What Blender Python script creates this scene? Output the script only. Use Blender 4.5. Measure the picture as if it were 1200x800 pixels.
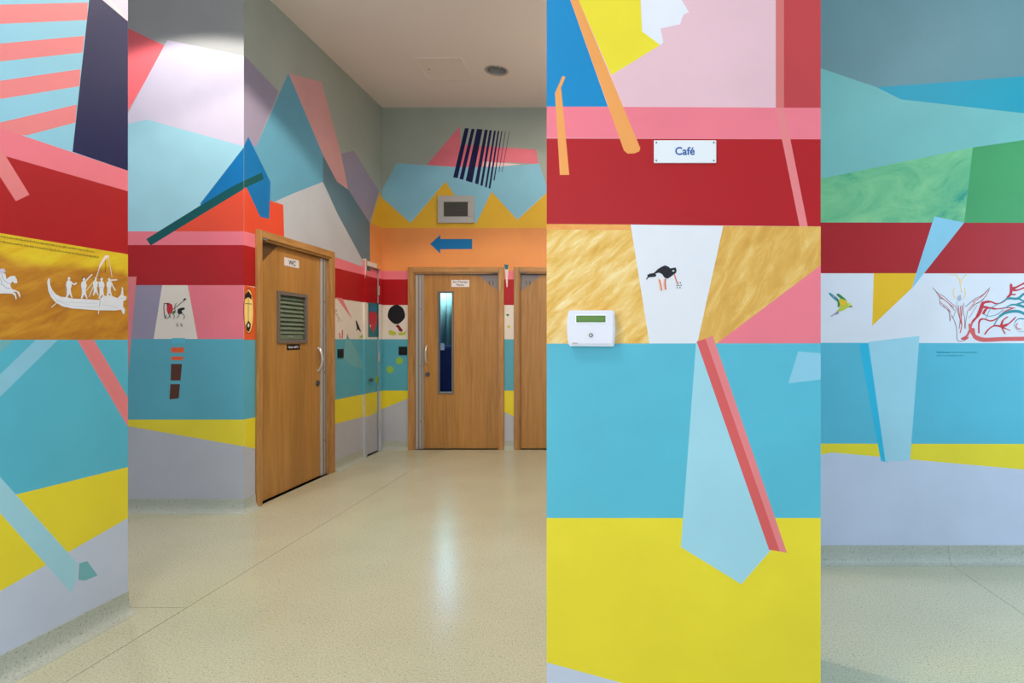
import bpy, bmesh, math, random
from mathutils import Vector
from mathutils.geometry import delaunay_2d_cdt
R = random.Random(7)
for o in list(bpy.data.objects): bpy.data.objects.remove(o)
S = bpy.context.scene
COL = S.collection

# ------------------------------------------------------------------ camera
F, CX, CY, EYE = 680.0, 731.0, 398.0, 1.25      # focal length and principal point for a 1200x800 frame
cd = bpy.data.cameras.new('camera'); cam = bpy.data.objects.new('camera', cd); COL.objects.link(cam)
cam.location = (0, 0, EYE); cam.rotation_euler = (math.radians(90), 0, 0)
cd.sensor_width = 36; cd.lens = F/1200*36
cd.shift_x = -(CX-600)/1200; cd.shift_y = -(400-CY)/1200
cd.clip_start = .05; S.camera = cam

# ------------------------------------------------------------------ world, lamps, exposure
w = bpy.data.worlds.new('world'); S.world = w; w.use_nodes = True
w.node_tree.nodes['Background'].inputs[0].default_value = (.72, .84, 1, 1)
w.node_tree.nodes['Background'].inputs[1].default_value = 1.0
S.view_settings.view_transform = 'Standard'; S.view_settings.look = 'None'
S.view_settings.gamma = 1; S.view_settings.use_curve_mapping = False
S.view_settings.exposure = -0.1

def lamp(name, kind, loc, power, col, size=None, sizey=None, rot=(0, 0, 0), spot=None, blend=.3, spec=1.0):
    d = bpy.data.lights.new(name, kind); d.energy = power; d.color = col
    if kind == 'AREA':
        d.shape = 'RECTANGLE'; d.size = size; d.size_y = sizey or size
    elif size: d.shadow_soft_size = size
    if spot: d.spot_size = math.radians(spot); d.spot_blend = blend
    d.specular_factor = spec
    o = bpy.data.objects.new(name, d); COL.objects.link(o); o.location = loc
    o.rotation_euler = tuple(math.radians(a) for a in rot)
    return o
DAY = (.93, .97, 1.0); WARM = (1.0, .86, .70); NEUT = (1.0, .95, .88)
# daylight through the glazed entrance side behind the camera
lamp('daylight_rear', 'AREA', (-.9, -3.7, 1.9), 40, DAY, 3.0, 2.6, (90, 0, 0), spec=.3)
lamp('daylight_left', 'AREA', (-2.27, -1.1, 1.65), 72, DAY, 2.1, 1.9, (90, 0, -90), spec=.3)
lamp('daylight_side', 'AREA', (4.3, .9, 1.9), 90, (.54, .79, 1), 2.6, 2.4, (90, 0, 90), spec=.3)
# ceiling fittings
LAMPS = [(-1.35, .5, 34, (1, .96, .93)), (2.7, 1.3, 25, (.74, .88, 1)), (-.27, 5.2, 26, (1, .88, .76))]  # last panel is added, unseen, to brighten the upper corridor
for x, y, p, c in LAMPS:
    lamp('unseen_panel_lamp', 'AREA', (x, y, 3.83), p, c, .58, .58)
SPOTS = [(-3.0, 3.36, 86, NEUT, 127), (-1.247, 3.4, 205, WARM, 134), (-1.247, 5.69, 12, WARM, 130)]
for x, y, p, c, a in SPOTS:
    lamp('downlight_lamp', 'SPOT', (x, y, 3.875), p, c, .05, spot=a, blend=.12)
lamp('room_window_light', 'AREA', (-2.75, 9.1, 2.9), 420, (1, .96, 1), .7, .9, (90, 0, 0))
lamp('room_fill', 'AREA', (-2.2, 8.2, 3.7), 42, (.9, .98, 1), .8, .8)  # added fill so the curtain shows bright through the pane

# ------------------------------------------------------------------ materials
def lin(c):
    return tuple(((v/255)/12.92 if v/255 <= .04045 else ((v/255+.055)/1.055)**2.4) for v in c) + (1,)
MATS = {}
def base_mat(name, rough=.5, metal=0):
    m = bpy.data.materials.new(name); m.use_nodes = True
    b = m.node_tree.nodes['Principled BSDF']; b.inputs['Roughness'].default_value = rough
    b.inputs['Metallic'].default_value = metal
    b.inputs['Specular IOR Level'].default_value = .5 if metal or rough < .4 else .3
    MATS[name] = m
    return m, m.node_tree, b
def ramp(nt, stops):
    r = nt.nodes.new('ShaderNodeValToRGB'); e = r.color_ramp.elements
    while len(e) < len(stops): e.new(.5)
    for el, (p, c) in zip(e, stops): el.position = p; el.color = lin(c)
    return r
def coords(nt, scale=(1, 1, 1), rot=(0, 0, 0)):
    t = nt.nodes.new('ShaderNodeTexCoord'); mp = nt.nodes.new('ShaderNodeMapping')
    mp.inputs['Scale'].default_value = scale; mp.inputs['Rotation'].default_value = rot
    nt.links.new(t.outputs['Object'], mp.inputs['Vector']); return mp
def noise(nt, vec, sc, det=3, rough=.55, dist=0):
    n = nt.nodes.new('ShaderNodeTexNoise'); n.inputs['Scale'].default_value = sc
    n.inputs['Detail'].default_value = det; n.inputs['Roughness'].default_value = rough
    n.inputs['Distortion'].default_value = dist
    nt.links.new(vec.outputs[0], n.inputs['Vector']); return n
def paint(name, rgb, rough=.42):
    """satin wall paint: faint roller tone variation and orange-peel relief"""
    m, nt, b = base_mat(name, rough)
    c = coords(nt); n = noise(nt, c, 3.0, 4)
    d = tuple(max(0, v*.972) for v in rgb); l = tuple(min(255, v*1.015) for v in rgb)
    r = ramp(nt, [(.3, d), (.7, l)]); nt.links.new(n.outputs[0], r.inputs[0]); nt.links.new(r.outputs[0], b.inputs['Base Color'])
    n2 = noise(nt, c, 260, 2); bp = nt.nodes.new('ShaderNodeBump'); bp.inputs['Strength'].default_value = .05
    bp.inputs['Distance'].default_value = .002
    nt.links.new(n2.outputs[0], bp.inputs['Height']); nt.links.new(bp.outputs[0], b.inputs['Normal'])
    return m
def flat(name, rgb, rough=.5, metal=0):
    m, nt, b = base_mat(name, rough, metal); b.inputs['Base Color'].default_value = lin(rgb); return m
def brushy(name, stops, scale=(1, 1, 1), rot=(0, 0, 0), sc=9, dist=1.2, rough=.5):
    m, nt, b = base_mat(name, rough); c = coords(nt, scale, rot); c.vector_type = 'TEXTURE'; n = noise(nt, c, sc, 6, .66, dist)
    r = ramp(nt, stops); nt.links.new(n.outputs[0], r.inputs[0]); nt.links.new(r.outputs[0], b.inputs['Base Color'])
    return m

P = {  # the mural's paint pots
 'grey': (172, 173, 172), 'greygreen': (164, 172, 163), 'lavender': (192, 202, 222), 'greylav': (182, 185, 195),
 'yellow': (230, 212, 50), 'blue': (86, 180, 204), 'teal_blue': (88, 168, 188), 'red': (172, 20, 28),
 'pink': (232, 120, 136), 'salmon': (226, 128, 132), 'coral': (246, 112, 120), 'paleblue': (158, 208, 224),
 'skyblue': (138, 196, 220), 'white': (222, 224, 232), 'cream': (226, 216, 206), 'navy': (14, 20, 74),
 'royal': (0, 130, 188), 'deepblue': (0, 112, 176), 'darkteal': (0, 82, 86), 'orangered': (226, 76, 48),
 'orange': (232, 156, 84), 'orange_band': (232, 150, 84), 'palepink': (224, 184, 194), 'darkred': (186, 62, 68),
 'rosebrown': (206, 112, 108), 'mauve': (150, 142, 166), 'lilac': (206, 198, 218), 'slate': (92, 122, 138),
 'dustypink': (212, 158, 158), 'midblue': (96, 160, 188), 'silver': (186, 190, 198), 'mustard': (228, 180, 50),
 'tealgrey': (106, 142, 148), 'turquoise': (28, 154, 176), 'aqua': (118, 182, 178), 'green': (64, 152, 92),
 'amber': (238, 186, 24), 'cyan': (40, 180, 216), 'lightteal': (112, 176, 184), 'brown': (84, 42, 24),
 'vermilion': (226, 92, 44), 'black': (24, 26, 32), 'lime': (150, 190, 72), 'ink': (46, 52, 96),
 'crimson': (196, 40, 56), 'leafgreen': (60, 128, 72), 'peach': (246, 196, 150), 'brick': (214, 92, 92),
 'seagreen': (40, 140, 152), 'textgrey': (150, 128, 44), 'flameyellow': (250, 214, 130), 'heartteal': (24, 110, 124),
 'maroon': (120, 28, 36), 'olive': (190, 196, 70), 'palelime': (206, 214, 110), 'washpink': (246, 214, 216), 'stonelav': (180, 184, 200),
}
for k, v in P.items(): paint(k, v)
brushy('ochre_wash', [(.3, (212, 158, 66)), (.46, (226, 180, 92)), (.58, (234, 200, 128)), (.72, (244, 224, 176))], (4.2, 1, 1), (0, math.radians(-40), 0), 34, .35)
brushy('ochre_deep', [(.28, (202, 150, 66)), (.5, (214, 166, 80)), (.64, (224, 184, 104)), (.8, (238, 208, 144))], (3.2, 1, 1), (0, math.radians(-62), 0), 26, .6)
brushy('ochre_edge', [(.3, (222, 140, 62)), (.7, (236, 176, 100))], (3, 1, 1), (0, 0, 0), 30, .5)
brushy('green_wash', [(.3, (40, 146, 126)), (.42, (98, 176, 128)), (.58, (126, 192, 138)), (.75, (146, 202, 140))], (1.6, 1, 1), (0, math.radians(-20), 0), 4.5, .8)
def sunset():
    """the painted sea panel: yellow at the top, brushed ochre brown below, ragged border"""
    m, nt, b = base_mat('sea_panel', .5); c = coords(nt, (1, 3.6, 1), (math.radians(24), 0, 0)); c.vector_type = 'TEXTURE'; n = noise(nt, c, 22, 6, .62, .4)
    r1 = ramp(nt, [(.3, (214, 168, 30)), (.7, (226, 200, 42))]); r2 = ramp(nt, [(.28, (166, 104, 30)), (.5, (188, 126, 36)), (.75, (208, 154, 48))])
    t = nt.nodes.new('ShaderNodeTexCoord'); sx = nt.nodes.new('ShaderNodeSeparateXYZ'); nt.links.new(t.outputs['Object'], sx.inputs[0])
    n2 = noise(nt, coords(nt, (1, 1, 1)), 3.2, 3)
    a = nt.nodes.new('ShaderNodeMath'); a.operation = 'MULTIPLY_ADD'; a.inputs[1].default_value = .14; nt.links.new(n2.outputs[0], a.inputs[0]); nt.links.new(sx.outputs[2], a.inputs[2])
    mr = nt.nodes.new('ShaderNodeMapRange'); mr.inputs[1].default_value = 1.60; mr.inputs[2].default_value = 1.635; nt.links.new(a.outputs[0], mr.inputs[0])
    mx = nt.nodes.new('ShaderNodeMix'); mx.data_type = 'RGBA'
    nt.links.new(mr.outputs[0], mx.inputs[0]); nt.links.new(n.outputs[0], r1.inputs[0]); nt.links.new(n.outputs[0], r2.inputs[0])
    nt.links.new(r2.outputs[0], mx.inputs[6]); nt.links.new(r1.outputs[0], mx.inputs[7]); nt.links.new(mx.outputs[2], b.inputs['Base Color'])
sunset()
def vinyl(name, dark, light, rough):
    m, nt, b = base_mat(name, rough); c = coords(nt)
    n = noise(nt, c, 2.2, 5); n2 = noise(nt, c, 150, 3, .7); n3 = noise(nt, c, 95, 2)
    r = ramp(nt, [(.3, dark), (.7, light)]); nt.links.new(n2.outputs[0], r.inputs[0])
    r3 = ramp(nt, [(.30, (140, 138, 118)), (.40, (255, 255, 255))]); nt.links.new(n3.outputs[0], r3.inputs[0])
    r4 = ramp(nt, [(.3, (246, 246, 246)), (.7, (255, 255, 255))]); nt.links.new(n.outputs[0], r4.inputs[0])
    def mul(a, bb, f):
        x = nt.nodes.new('ShaderNodeMix'); x.data_type = 'RGBA'; x.blend_type = 'MULTIPLY'; x.inputs[0].default_value = f
        nt.links.new(a, x.inputs[6]); nt.links.new(bb, x.inputs[7]); return x.outputs[2]
    nt.links.new(mul(mul(r.outputs[0], r3.outputs[0], .45), r4.outputs[0], 1), b.inputs['Base Color'])
    rr = nt.nodes.new('ShaderNodeMapRange'); rr.inputs[3].default_value = rough-.05; rr.inputs[4].default_value = rough+.08
    nt.links.new(n2.outputs[0], rr.inputs[0]); nt.links.new(rr.outputs[0], b.inputs['Roughness'])
    bp = nt.nodes.new('ShaderNodeBump'); bp.inputs['Strength'].default_value = .06; bp.inputs['Distance'].default_value = .002
    nt.links.new(n2.outputs[0], bp.inputs['Height']); nt.links.new(bp.outputs[0], b.inputs['Normal'])
vinyl('vinyl', (168, 167, 140), (212, 210, 184), .21)
vinyl('cove_vinyl', (162, 168, 156), (190, 194, 182), .4)
def oak(name, d, m_, l, sc=(26, 26, 1.1), rough=.38):
    m, nt, b = base_mat(name, rough); c = coords(nt, sc); n = noise(nt, c, 1.6, 6, .6, .8)
    r = ramp(nt, [(.3, d), (.5, m_), (.72, l)]); nt.links.new(n.outputs[0], r.inputs[0])
    c2 = coords(nt, (3.2, 3.2, .35)); n2 = noise(nt, c2, 1.5, 3, .5, .6); r2 = ramp(nt, [(.3, (222, 222, 222)), (.7, (255, 255, 255))])
    nt.links.new(n2.outputs[0], r2.inputs[0])
    x = nt.nodes.new('ShaderNodeMix'); x.data_type = 'RGBA'; x.blend_type = 'MULTIPLY'; x.inputs[0].default_value = 1
    nt.links.new(r.outputs[0], x.inputs[6]); nt.links.new(r2.outputs[0], x.inputs[7]); nt.links.new(x.outputs[2], b.inputs['Base Color'])
    bp = nt.nodes.new('ShaderNodeBump'); bp.inputs['Strength'].default_value = .08; bp.inputs['Distance'].default_value = .001
    nt.links.new(n.outputs[0], bp.inputs['Height']); nt.links.new(bp.outputs[0], b.inputs['Normal'])
oak('oak_veneer', (174, 120, 57), (187, 133, 67), (199, 147, 81))
oak('oak_frame', (168, 116, 58), (190, 138, 78), (206, 158, 98), (30, 30, 2))
oak('oak_rail', (168, 116, 58), (190, 138, 78), (206, 158, 98), (2, 2, 40))
flat('steel', (182, 174, 166), .42, .25); flat('bright_steel', (214, 210, 204), .28, .6); flat('grey_frame', (120, 114, 108), .45, .3)
flat('louvre_green', (112, 126, 106), .5); flat('louvre_dark', (30, 34, 32), .7); flat('plastic_black', (18, 18, 22), .4)
flat('plastic_white', (222, 222, 234), .35); flat('white_edge', (236, 238, 246), .35); flat('lcd_green', (78, 118, 36), .25)
flat('lcd_dark', (84, 128, 34), .3); flat('sign_white', (222, 226, 232), .3); flat('sign_cream', (226, 220, 222), .4); flat('sign_blue', (34, 88, 160), .5)
flat('letter_dark', (60, 60, 66), .5); flat('ceiling_paint', (242, 228, 220), .8); flat('gap_dark', (70, 66, 56), .8)
flat('corner_triangle', (134, 126, 128), .5); flat('corner_brown', (92, 66, 42), .5); flat('vent_frame', (188, 184, 178), .35, .3)
flat('vent_dark', (96, 92, 86), .6); flat('lamp_well', (190, 190, 190), .3, .6); flat('hatch_paint', (240, 227, 216), .7)
flat('curtain_teal', (150, 200, 200), .8); flat('navy_fabric', (28, 44, 92), .8); flat('room_wall', (70, 100, 130), .8)
flat('paper', (235, 238, 242), .6); flat('screw', (96, 98, 100), .35, .6); flat('room_floor', (90, 110, 130), .6)
def glass():
    m, nt, b = base_mat('glass', .03); b.inputs['Transmission Weight'].default_value = 1; b.inputs['IOR'].default_value = 1.05
    b.inputs['Base Color'].default_value = (.86, .95, .97, 1)
glass()
def emis(name, c, s):
    m, nt, b = base_mat(name, .5); b.inputs['Base Color'].default_value = (.9, .9, .9, 1)
    b.inputs['Emission Color'].default_value = c+(1,); b.inputs['Emission Strength'].default_value = s
emis('lamp_diffuser', (1, .97, .93), 6.0); emis('lamp_bulb', (1, .95, .86), 1.2)

# ------------------------------------------------------------------ object helpers
def props(o, label=None, cat=None, group=None, kind=None):
    if label: o['label'] = label
    if cat: o['category'] = cat
    if group: o['group'] = group
    if kind: o['kind'] = kind
    return o
def link(name, me, parent=None, mats=()):
    o = bpy.data.objects.new(name, me); COL.objects.link(o)
    for m in mats: me.materials.append(MATS[m])
    if parent: o.parent = parent; o.matrix_parent_inverse = parent.matrix_world.inverted()
    return o
def empty(name, loc, label, cat, group=None, kind=None):
    o = bpy.data.objects.new(name, None); COL.objects.link(o); o.location = loc; o.empty_display_size = .1
    bpy.context.view_layer.update()
    return props(o, label, cat, group, kind)
class MB:
    def __init__(s): s.bm = bmesh.new()
    def box(s, a, b, bev=0):
        lo = [min(a[i], b[i]) for i in range(3)]; hi = [max(a[i], b[i]) for i in range(3)]
        r = bmesh.ops.create_cube(s.bm, size=1)
        for v in r['verts']: v.co = Vector([(lo[i]+hi[i])/2+v.co[i]*(hi[i]-lo[i]) for i in range(3)])
        if bev:
            es = list({e for v in r['verts'] for e in v.link_edges})
            bmesh.ops.bevel(s.bm, geom=es, offset=bev, segments=2, affect='EDGES', profile=.5)
        return s
    def cyl(s, a, b, r1, r2=None, n=20, cap=True):
        a = Vector(a); b = Vector(b); d = b-a
        q = d.to_track_quat('Z', 'Y').to_matrix().to_4x4(); q.translation = (a+b)/2
        bmesh.ops.create_cone(s.bm, cap_ends=cap, segments=n, radius1=r1, radius2=r1 if r2 is None else r2, depth=d.length, matrix=q)
        return s
    def tube(s, pts, r, n=10):
        pts = [Vector(p) for p in pts]; rings = []
        for i, p in enumerate(pts):
            t = (pts[min(i+1, len(pts)-1)]-pts[max(i-1, 0)]).normalized()
            u = t.cross(Vector((.31, .52, .79))).normalized(); v = t.cross(u)
            rings.append([s.bm.verts.new(p+(u*math.cos(k*2*math.pi/n)+v*math.sin(k*2*math.pi/n))*r) for k in range(n)])
        for A, B in zip(rings, rings[1:]):
            for k in range(n): s.bm.faces.new((A[k], A[(k+1) % n], B[(k+1) % n], B[k]))
        s.bm.faces.new(rings[0]); s.bm.faces.new(rings[-1])
        return s
    def prism(s, pts, d):
        """extrude a planar polygon (3-D points) by the vector d"""
        A = [s.bm.verts.new(p) for p in pts]; B = [s.bm.verts.new(Vector(p)+Vector(d)) for p in pts]
        s.bm.faces.new(A); s.bm.faces.new(B[::-1])
        for i in range(len(A)):
            j = (i+1) % len(A); s.bm.faces.new((A[i], B[i], B[j], A[j]))
        return s
    def build(s, name, mat, parent=None, smooth=False):
        bmesh.ops.recalc_face_normals(s.bm, faces=s.bm.faces)
        me = bpy.data.meshes.new(name); s.bm.to_mesh(me); s.bm.free()
        if smooth:
            for p in me.polygons: p.use_smooth = True
            me.set_sharp_from_angle(angle=math.radians(35))
        return link(name, me, parent, (mat,))

class Plane:
    """a wall face. axis 'Y': at y=c facing -Y, u = x.  axis 'X': at x=c facing +X, u = y."""
    def __init__(s, axis, c): s.axis = axis; s.c = c
    def uv(s, x, y):                       # where the line of sight to a picture point meets this wall
        if s.axis == 'Y': return ((x-CX)*s.c/F, EYE-(y-CY)*s.c/F)
        d = F*s.c/(x-CX); return (d, EYE-(y-CY)*d/F)
    def at(s, u, v, out=0):
        if s.axis == 'Z': return (u, v, s.c-out)
        return (u, s.c-out, v) if s.axis == 'Y' else (s.c+out, u, v)
    def shift(s, out): return Plane(s.axis, s.c-out if s.axis == 'Y' else s.c+out)
class M(list): pass                        # polygon given in metres on the wall (u, z)
def rect(u0, z0, u1, z1): return M([(u0, z0), (u1, z0), (u1, z1), (u0, z1)])
def ext(pts, x0, x1):
    """carry the edges that leave the photographed stretch on along the wall"""
    pts = list(pts); n = len(pts); out = []
    for i, p in enumerate(pts):
        out.append(p); q = pts[(i+1) % n]
        if p[0] == x0 and q[0] == x0:
            a = pts[i-1]; b = pts[(i+2) % n]
            def go(o, t):
                if t[0] == o[0]: return (x1, t[1])
                return (x1, t[1]+(t[1]-o[1])/(t[0]-o[0])*(x1-x0))
            A = go(a, p); B = go(b, q)
            if (A[1]-B[1])*(p[1]-q[1]) <= 0: A = B = (x1, (A[1]+B[1])/2)
            out += [A, B]
    return out
def pip(p, poly):
    x, y = p; c = False; j = len(poly)-1
    for i in range(len(poly)):
        xi, yi = poly[i]; xj, yj = poly[j]
        if (yi > y) != (yj > y) and x < (xj-xi)*(y-yi)/(yj-yi)+xi: c = not c
        j = i
    return c
def paint_faces(plane, outline, holes, layers, out=0.0):
    """one flat skin on a wall face, cut along every painted edge; each patch takes the topmost paint"""
    polys = []
    for k, pts in layers:
        polys.append((k, list(pts) if isinstance(pts, M) else [plane.uv(x, y) for x, y in pts]))
    hs = [list(h) for h in holes]; allp = ([list(outline)] if outline else [])+hs+[p for _, p in polys]
    vs, es = [], []
    for p in allp:
        b = len(vs); vs += [Vector(q) for q in p]; es += [(b+i, b+(i+1) % len(p)) for i in range(len(p))]
    r = delaunay_2d_cdt(vs, es, [], 0, 1e-6)
    V, Fs = r[0], r[2]; mats = []; idx = []; faces = []
    bbs = [(min(q[0] for q in p), max(q[0] for q in p), min(q[1] for q in p), max(q[1] for q in p)) for _, p in polys]
    for f in Fs:
        c = sum((V[i] for i in f), Vector((0, 0)))/len(f); t = (c.x, c.y)
        if outline and not pip(t, outline): continue
        if any(pip(t, h) for h in hs): continue
        key = None
        for (k, p), bb in zip(reversed(polys), reversed(bbs)):
            if bb[0] <= t[0] <= bb[1] and bb[2] <= t[1] <= bb[3] and pip(t, p): key = k; break
        if key is None: continue
        if key not in mats: mats.append(key)
        faces.append(list(f)); idx.append(mats.index(key))
    co = [plane.at(v.x, v.y, out) for v in V]
    used = sorted({i for f in faces for i in f}); re_ = {i: n for n, i in enumerate(used)}
    co = [co[i] for i in used]; faces = [[re_[i] for i in f] for f in faces]
    fixed = []
    for f in faces:                         # face the room
        n = (Vector(co[f[1]])-Vector(co[f[0]])).cross(Vector(co[f[2]])-Vector(co[f[0]]))
        want = {'Y': Vector((0, -1, 0)), 'X': Vector((1, 0, 0)), 'Z': Vector((0, 0, -1))}[plane.axis]
        fixed.append(f if n.dot(want) > 0 else f[::-1])
    return co, fixed, idx, mats
def figure(name, plane, layers, parent, label=None, out=.0008):
    co, fs, idx, mats = paint_faces(plane, None, [], layers, out)
    me = bpy.data.meshes.new(name); me.from_pydata(co, [], fs)
    o = link(name, me, parent, mats)
    for p, i in zip(me.polygons, idx): p.material_index = i
    if label: o['label'] = label
    return o
def wall(name, plane, u0, u1, holes, layers, thick, label, z0=0, z1=3.89, back='grey', cat='wall', skip=()):
    """a solid wall: painted front skin cut round its openings, plain back, ends and reveals"""
    ol = rect(u0, z0, u1, z1)
    co, fs, idx, mats = paint_faces(plane, ol, holes, layers)
    if back not in mats: mats.append(back)
    bi = mats.index(back)
    b2, f2, i2, _ = paint_faces(plane, ol, holes, [(back, ol)], -thick)
    n = len(co); co = co+b2; fs = fs+[[n+i for i in f][::-1] for f in f2]; idx = idx+[bi]*len(f2)
    for loop, inner in [(ol, False)]+[(h, True) for h in holes]:
        for i in range(len(loop)):
            if not inner and i in skip: continue
            a, b = loop[i], loop[(i+1) % len(loop)]; k = len(co)
            co += [plane.at(*a), plane.at(*b), plane.at(*b, -thick), plane.at(*a, -thick)]
            fs.append([k, k+1, k+2, k+3] if inner else [k+3, k+2, k+1, k]); idx.append(bi)
    me = bpy.data.meshes.new(name); me.from_pydata(co, [], fs)
    o = link(name, me, None, mats)
    for p, i in zip(me.polygons, idx): p.material_index = i
    return props(o, label, cat, kind='structure')
def cr(s, ox, oy):                          # reads points measured on an enlargement of the photograph
    return lambda *p: [(ox+a/s, oy+b/s) for a, b in p]
def line(pts, wd):
    """a brushed stroke as a chain of quads; wd = width or list of widths, picture units"""
    out = []
    for i in range(len(pts)-1):
        (x0, y0), (x1, y1) = pts[i], pts[i+1]
        w0, w1 = (wd, wd) if not isinstance(wd, (list, tuple)) else (wd[i], wd[i+1])
        L = math.hypot(x1-x0, y1-y0) or 1; nx, ny = -(y1-y0)/L, (x1-x0)/L; ex, ey = (x1-x0)/L*w1*.25, (y1-y0)/L*w1*.25
        out.append([(x0+nx*w0/2-ex, y0+ny*w0/2-ey), (x1+nx*w1/2+ex, y1+ny*w1/2+ey), (x1-nx*w1/2+ex, y1-ny*w1/2+ey), (x0-nx*w0/2-ex, y0-ny*w0/2-ey)])
    return out
def strokes(mat, pts, wd): return [(mat, q) for q in line(pts, wd)]
def spl(pts, n=5):
    """smooth a stroke through its points"""
    P_ = [pts[0]]+list(pts)+[pts[-1]]; out = []
    for i in range(1, len(P_)-2):
        p0, p1, p2, p3 = P_[i-1:i+3]
        for k in range(n):
            t = k/n
            out.append(tuple(.5*(2*p1[d]+(p2[d]-p0[d])*t+(2*p0[d]-5*p1[d]+4*p2[d]-p3[d])*t*t+(3*p1[d]-p0[d]-3*p2[d]+p3[d])*t**3) for d in (0, 1)))
    out.append(pts[-1]); return out
def blob(cx, cy, rx, ry, n=18, j=.0):
    return [(cx+rx*(1+R.uniform(-j, j))*math.cos(i*2*math.pi/n), cy+ry*(1+R.uniform(-j, j))*math.sin(i*2*math.pi/n)) for i in range(n)]

def lettering(name, body, size, plane, u, v, out, mat, parent, bold=0.0, align='CENTER', squeeze=1.0):
    cu = bpy.data.curves.new(name, 'FONT'); cu.body = body; cu.size = size; cu.extrude = .0004; cu.offset = bold
    cu.align_x = align; cu.resolution_u = 3
    t = bpy.data.objects.new(name, cu); COL.objects.link(t); bpy.context.view_layer.update()
    me = bpy.data.meshes.new_from_object(t); bpy.data.objects.remove(t)
    sgn = 1 if plane.axis == 'Y' else 1
    for vt in me.vertices:
        x, y, z = vt.co; vt.co = plane.at(u+sgn*x*squeeze, v+y, out+z)
    me.materials.clear(); me.name = name
    return link(name, me, parent, (mat,))
def word_lines(rows, plane, u0, u1, v, h, gap, mat, parent, name='lettering', seed=3, slope=0):
    """lettering too small to read: rows of word-long runs of letter-high strokes"""
    r = random.Random(seed); L = []
    for k, (a, b) in enumerate(rows):
        u = u0+(u1-u0)*a; end = u0+(u1-u0)*b; z = v-k*gap
        while u < end:
            n = r.randint(2, 8)
            for i in range(n):
                wd = h*r.uniform(.35, .6); hh = h*(1.35 if r.random() < .25 else .9)
                L.append((mat, M([(u, z), (u+wd*.62, z), (u+wd*.62, z+hh), (u, z+hh)]))); u += wd
                if u > end: break
            u += h*.55
    return figure(name, plane, L, parent, out=.001)

# ------------------------------------------------------------------ the room
Y_END, Y_REC, X_COR, X_LEFT, Y_CEN, Y_RIGHT, H = 6.6, 4.2, -2.75, -2.273, 1.89, 3.25, 3.89
PE, PA, PB, PL, PC, PR = Plane('Y', Y_END), Plane('Y', Y_REC), Plane('X', X_COR), Plane('X', X_LEFT), Plane('Y', Y_CEN), Plane('Y', Y_RIGHT)
Z_PINK1, Z_PINK0, Z_RED0, Z_PAN0, Z_BLUE0 = 2.034, 1.936, 1.645, 1.256, .6725
def bands(u0, u1, top='grey', blue='teal_blue', low='greylav', panel='cream'):
    return [(top, rect(u0, 0, u1, H)), ('pink', rect(u0, Z_PINK0, u1, Z_PINK1)), ('red', rect(u0, Z_RED0, u1, Z_PINK0)),
            (panel, rect(u0, Z_PAN0, u1, Z_RED0)), (blue, rect(u0, Z_BLUE0, u1, Z_PAN0)), (low, rect(u0, 0, u1, Z_BLUE0))]

# floor of welded vinyl sheets on a screed
fl = MB().box((-5.3, -4.2, -.12), (5.0, 9.9, -.004)).build('floor', 'gap_dark'); props(fl, 'speckled cream vinyl sheet floor with thin welded seams', 'floor', kind='structure')
G = .0016
def sheet(x0, x1, y0, y1): MB().box((x0+G, y0+G, -.003), (x1-G, y1-G, 0)).build('vinyl_sheet', 'vinyl', fl)
for y0, y1 in ((-4.2, 2.71), (2.71, 4.09), (4.09, 6.7)): sheet(-5.3, -2.04, y0, y1)
sheet(-2.04, -.02, -4.2, 6.7); sheet(-.02, 1.82, -4.2, 3.4); sheet(1.82, 5.0, -4.2, 3.4)
MB().box((-4, 6.7, -.003), (0, 9.9, 0)).build('vinyl_sheet', 'room_floor', fl)
WELLS = [M([(x+.094*math.cos(2*math.pi*i/32), y+.094*math.sin(2*math.pi*i/32)) for i in range(32)]) for x, y, *_ in SPOTS]
ce = wall('ceiling', Plane('Z', H), -5.3, 5.0, WELLS, [('ceiling_paint', rect(-5.3, -4.2, 5.0, 9.9))], .16, 'plain off-white ceiling above the corridor', z0=-4.2, z1=9.9, back='ceiling_paint', cat='ceiling')

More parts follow.
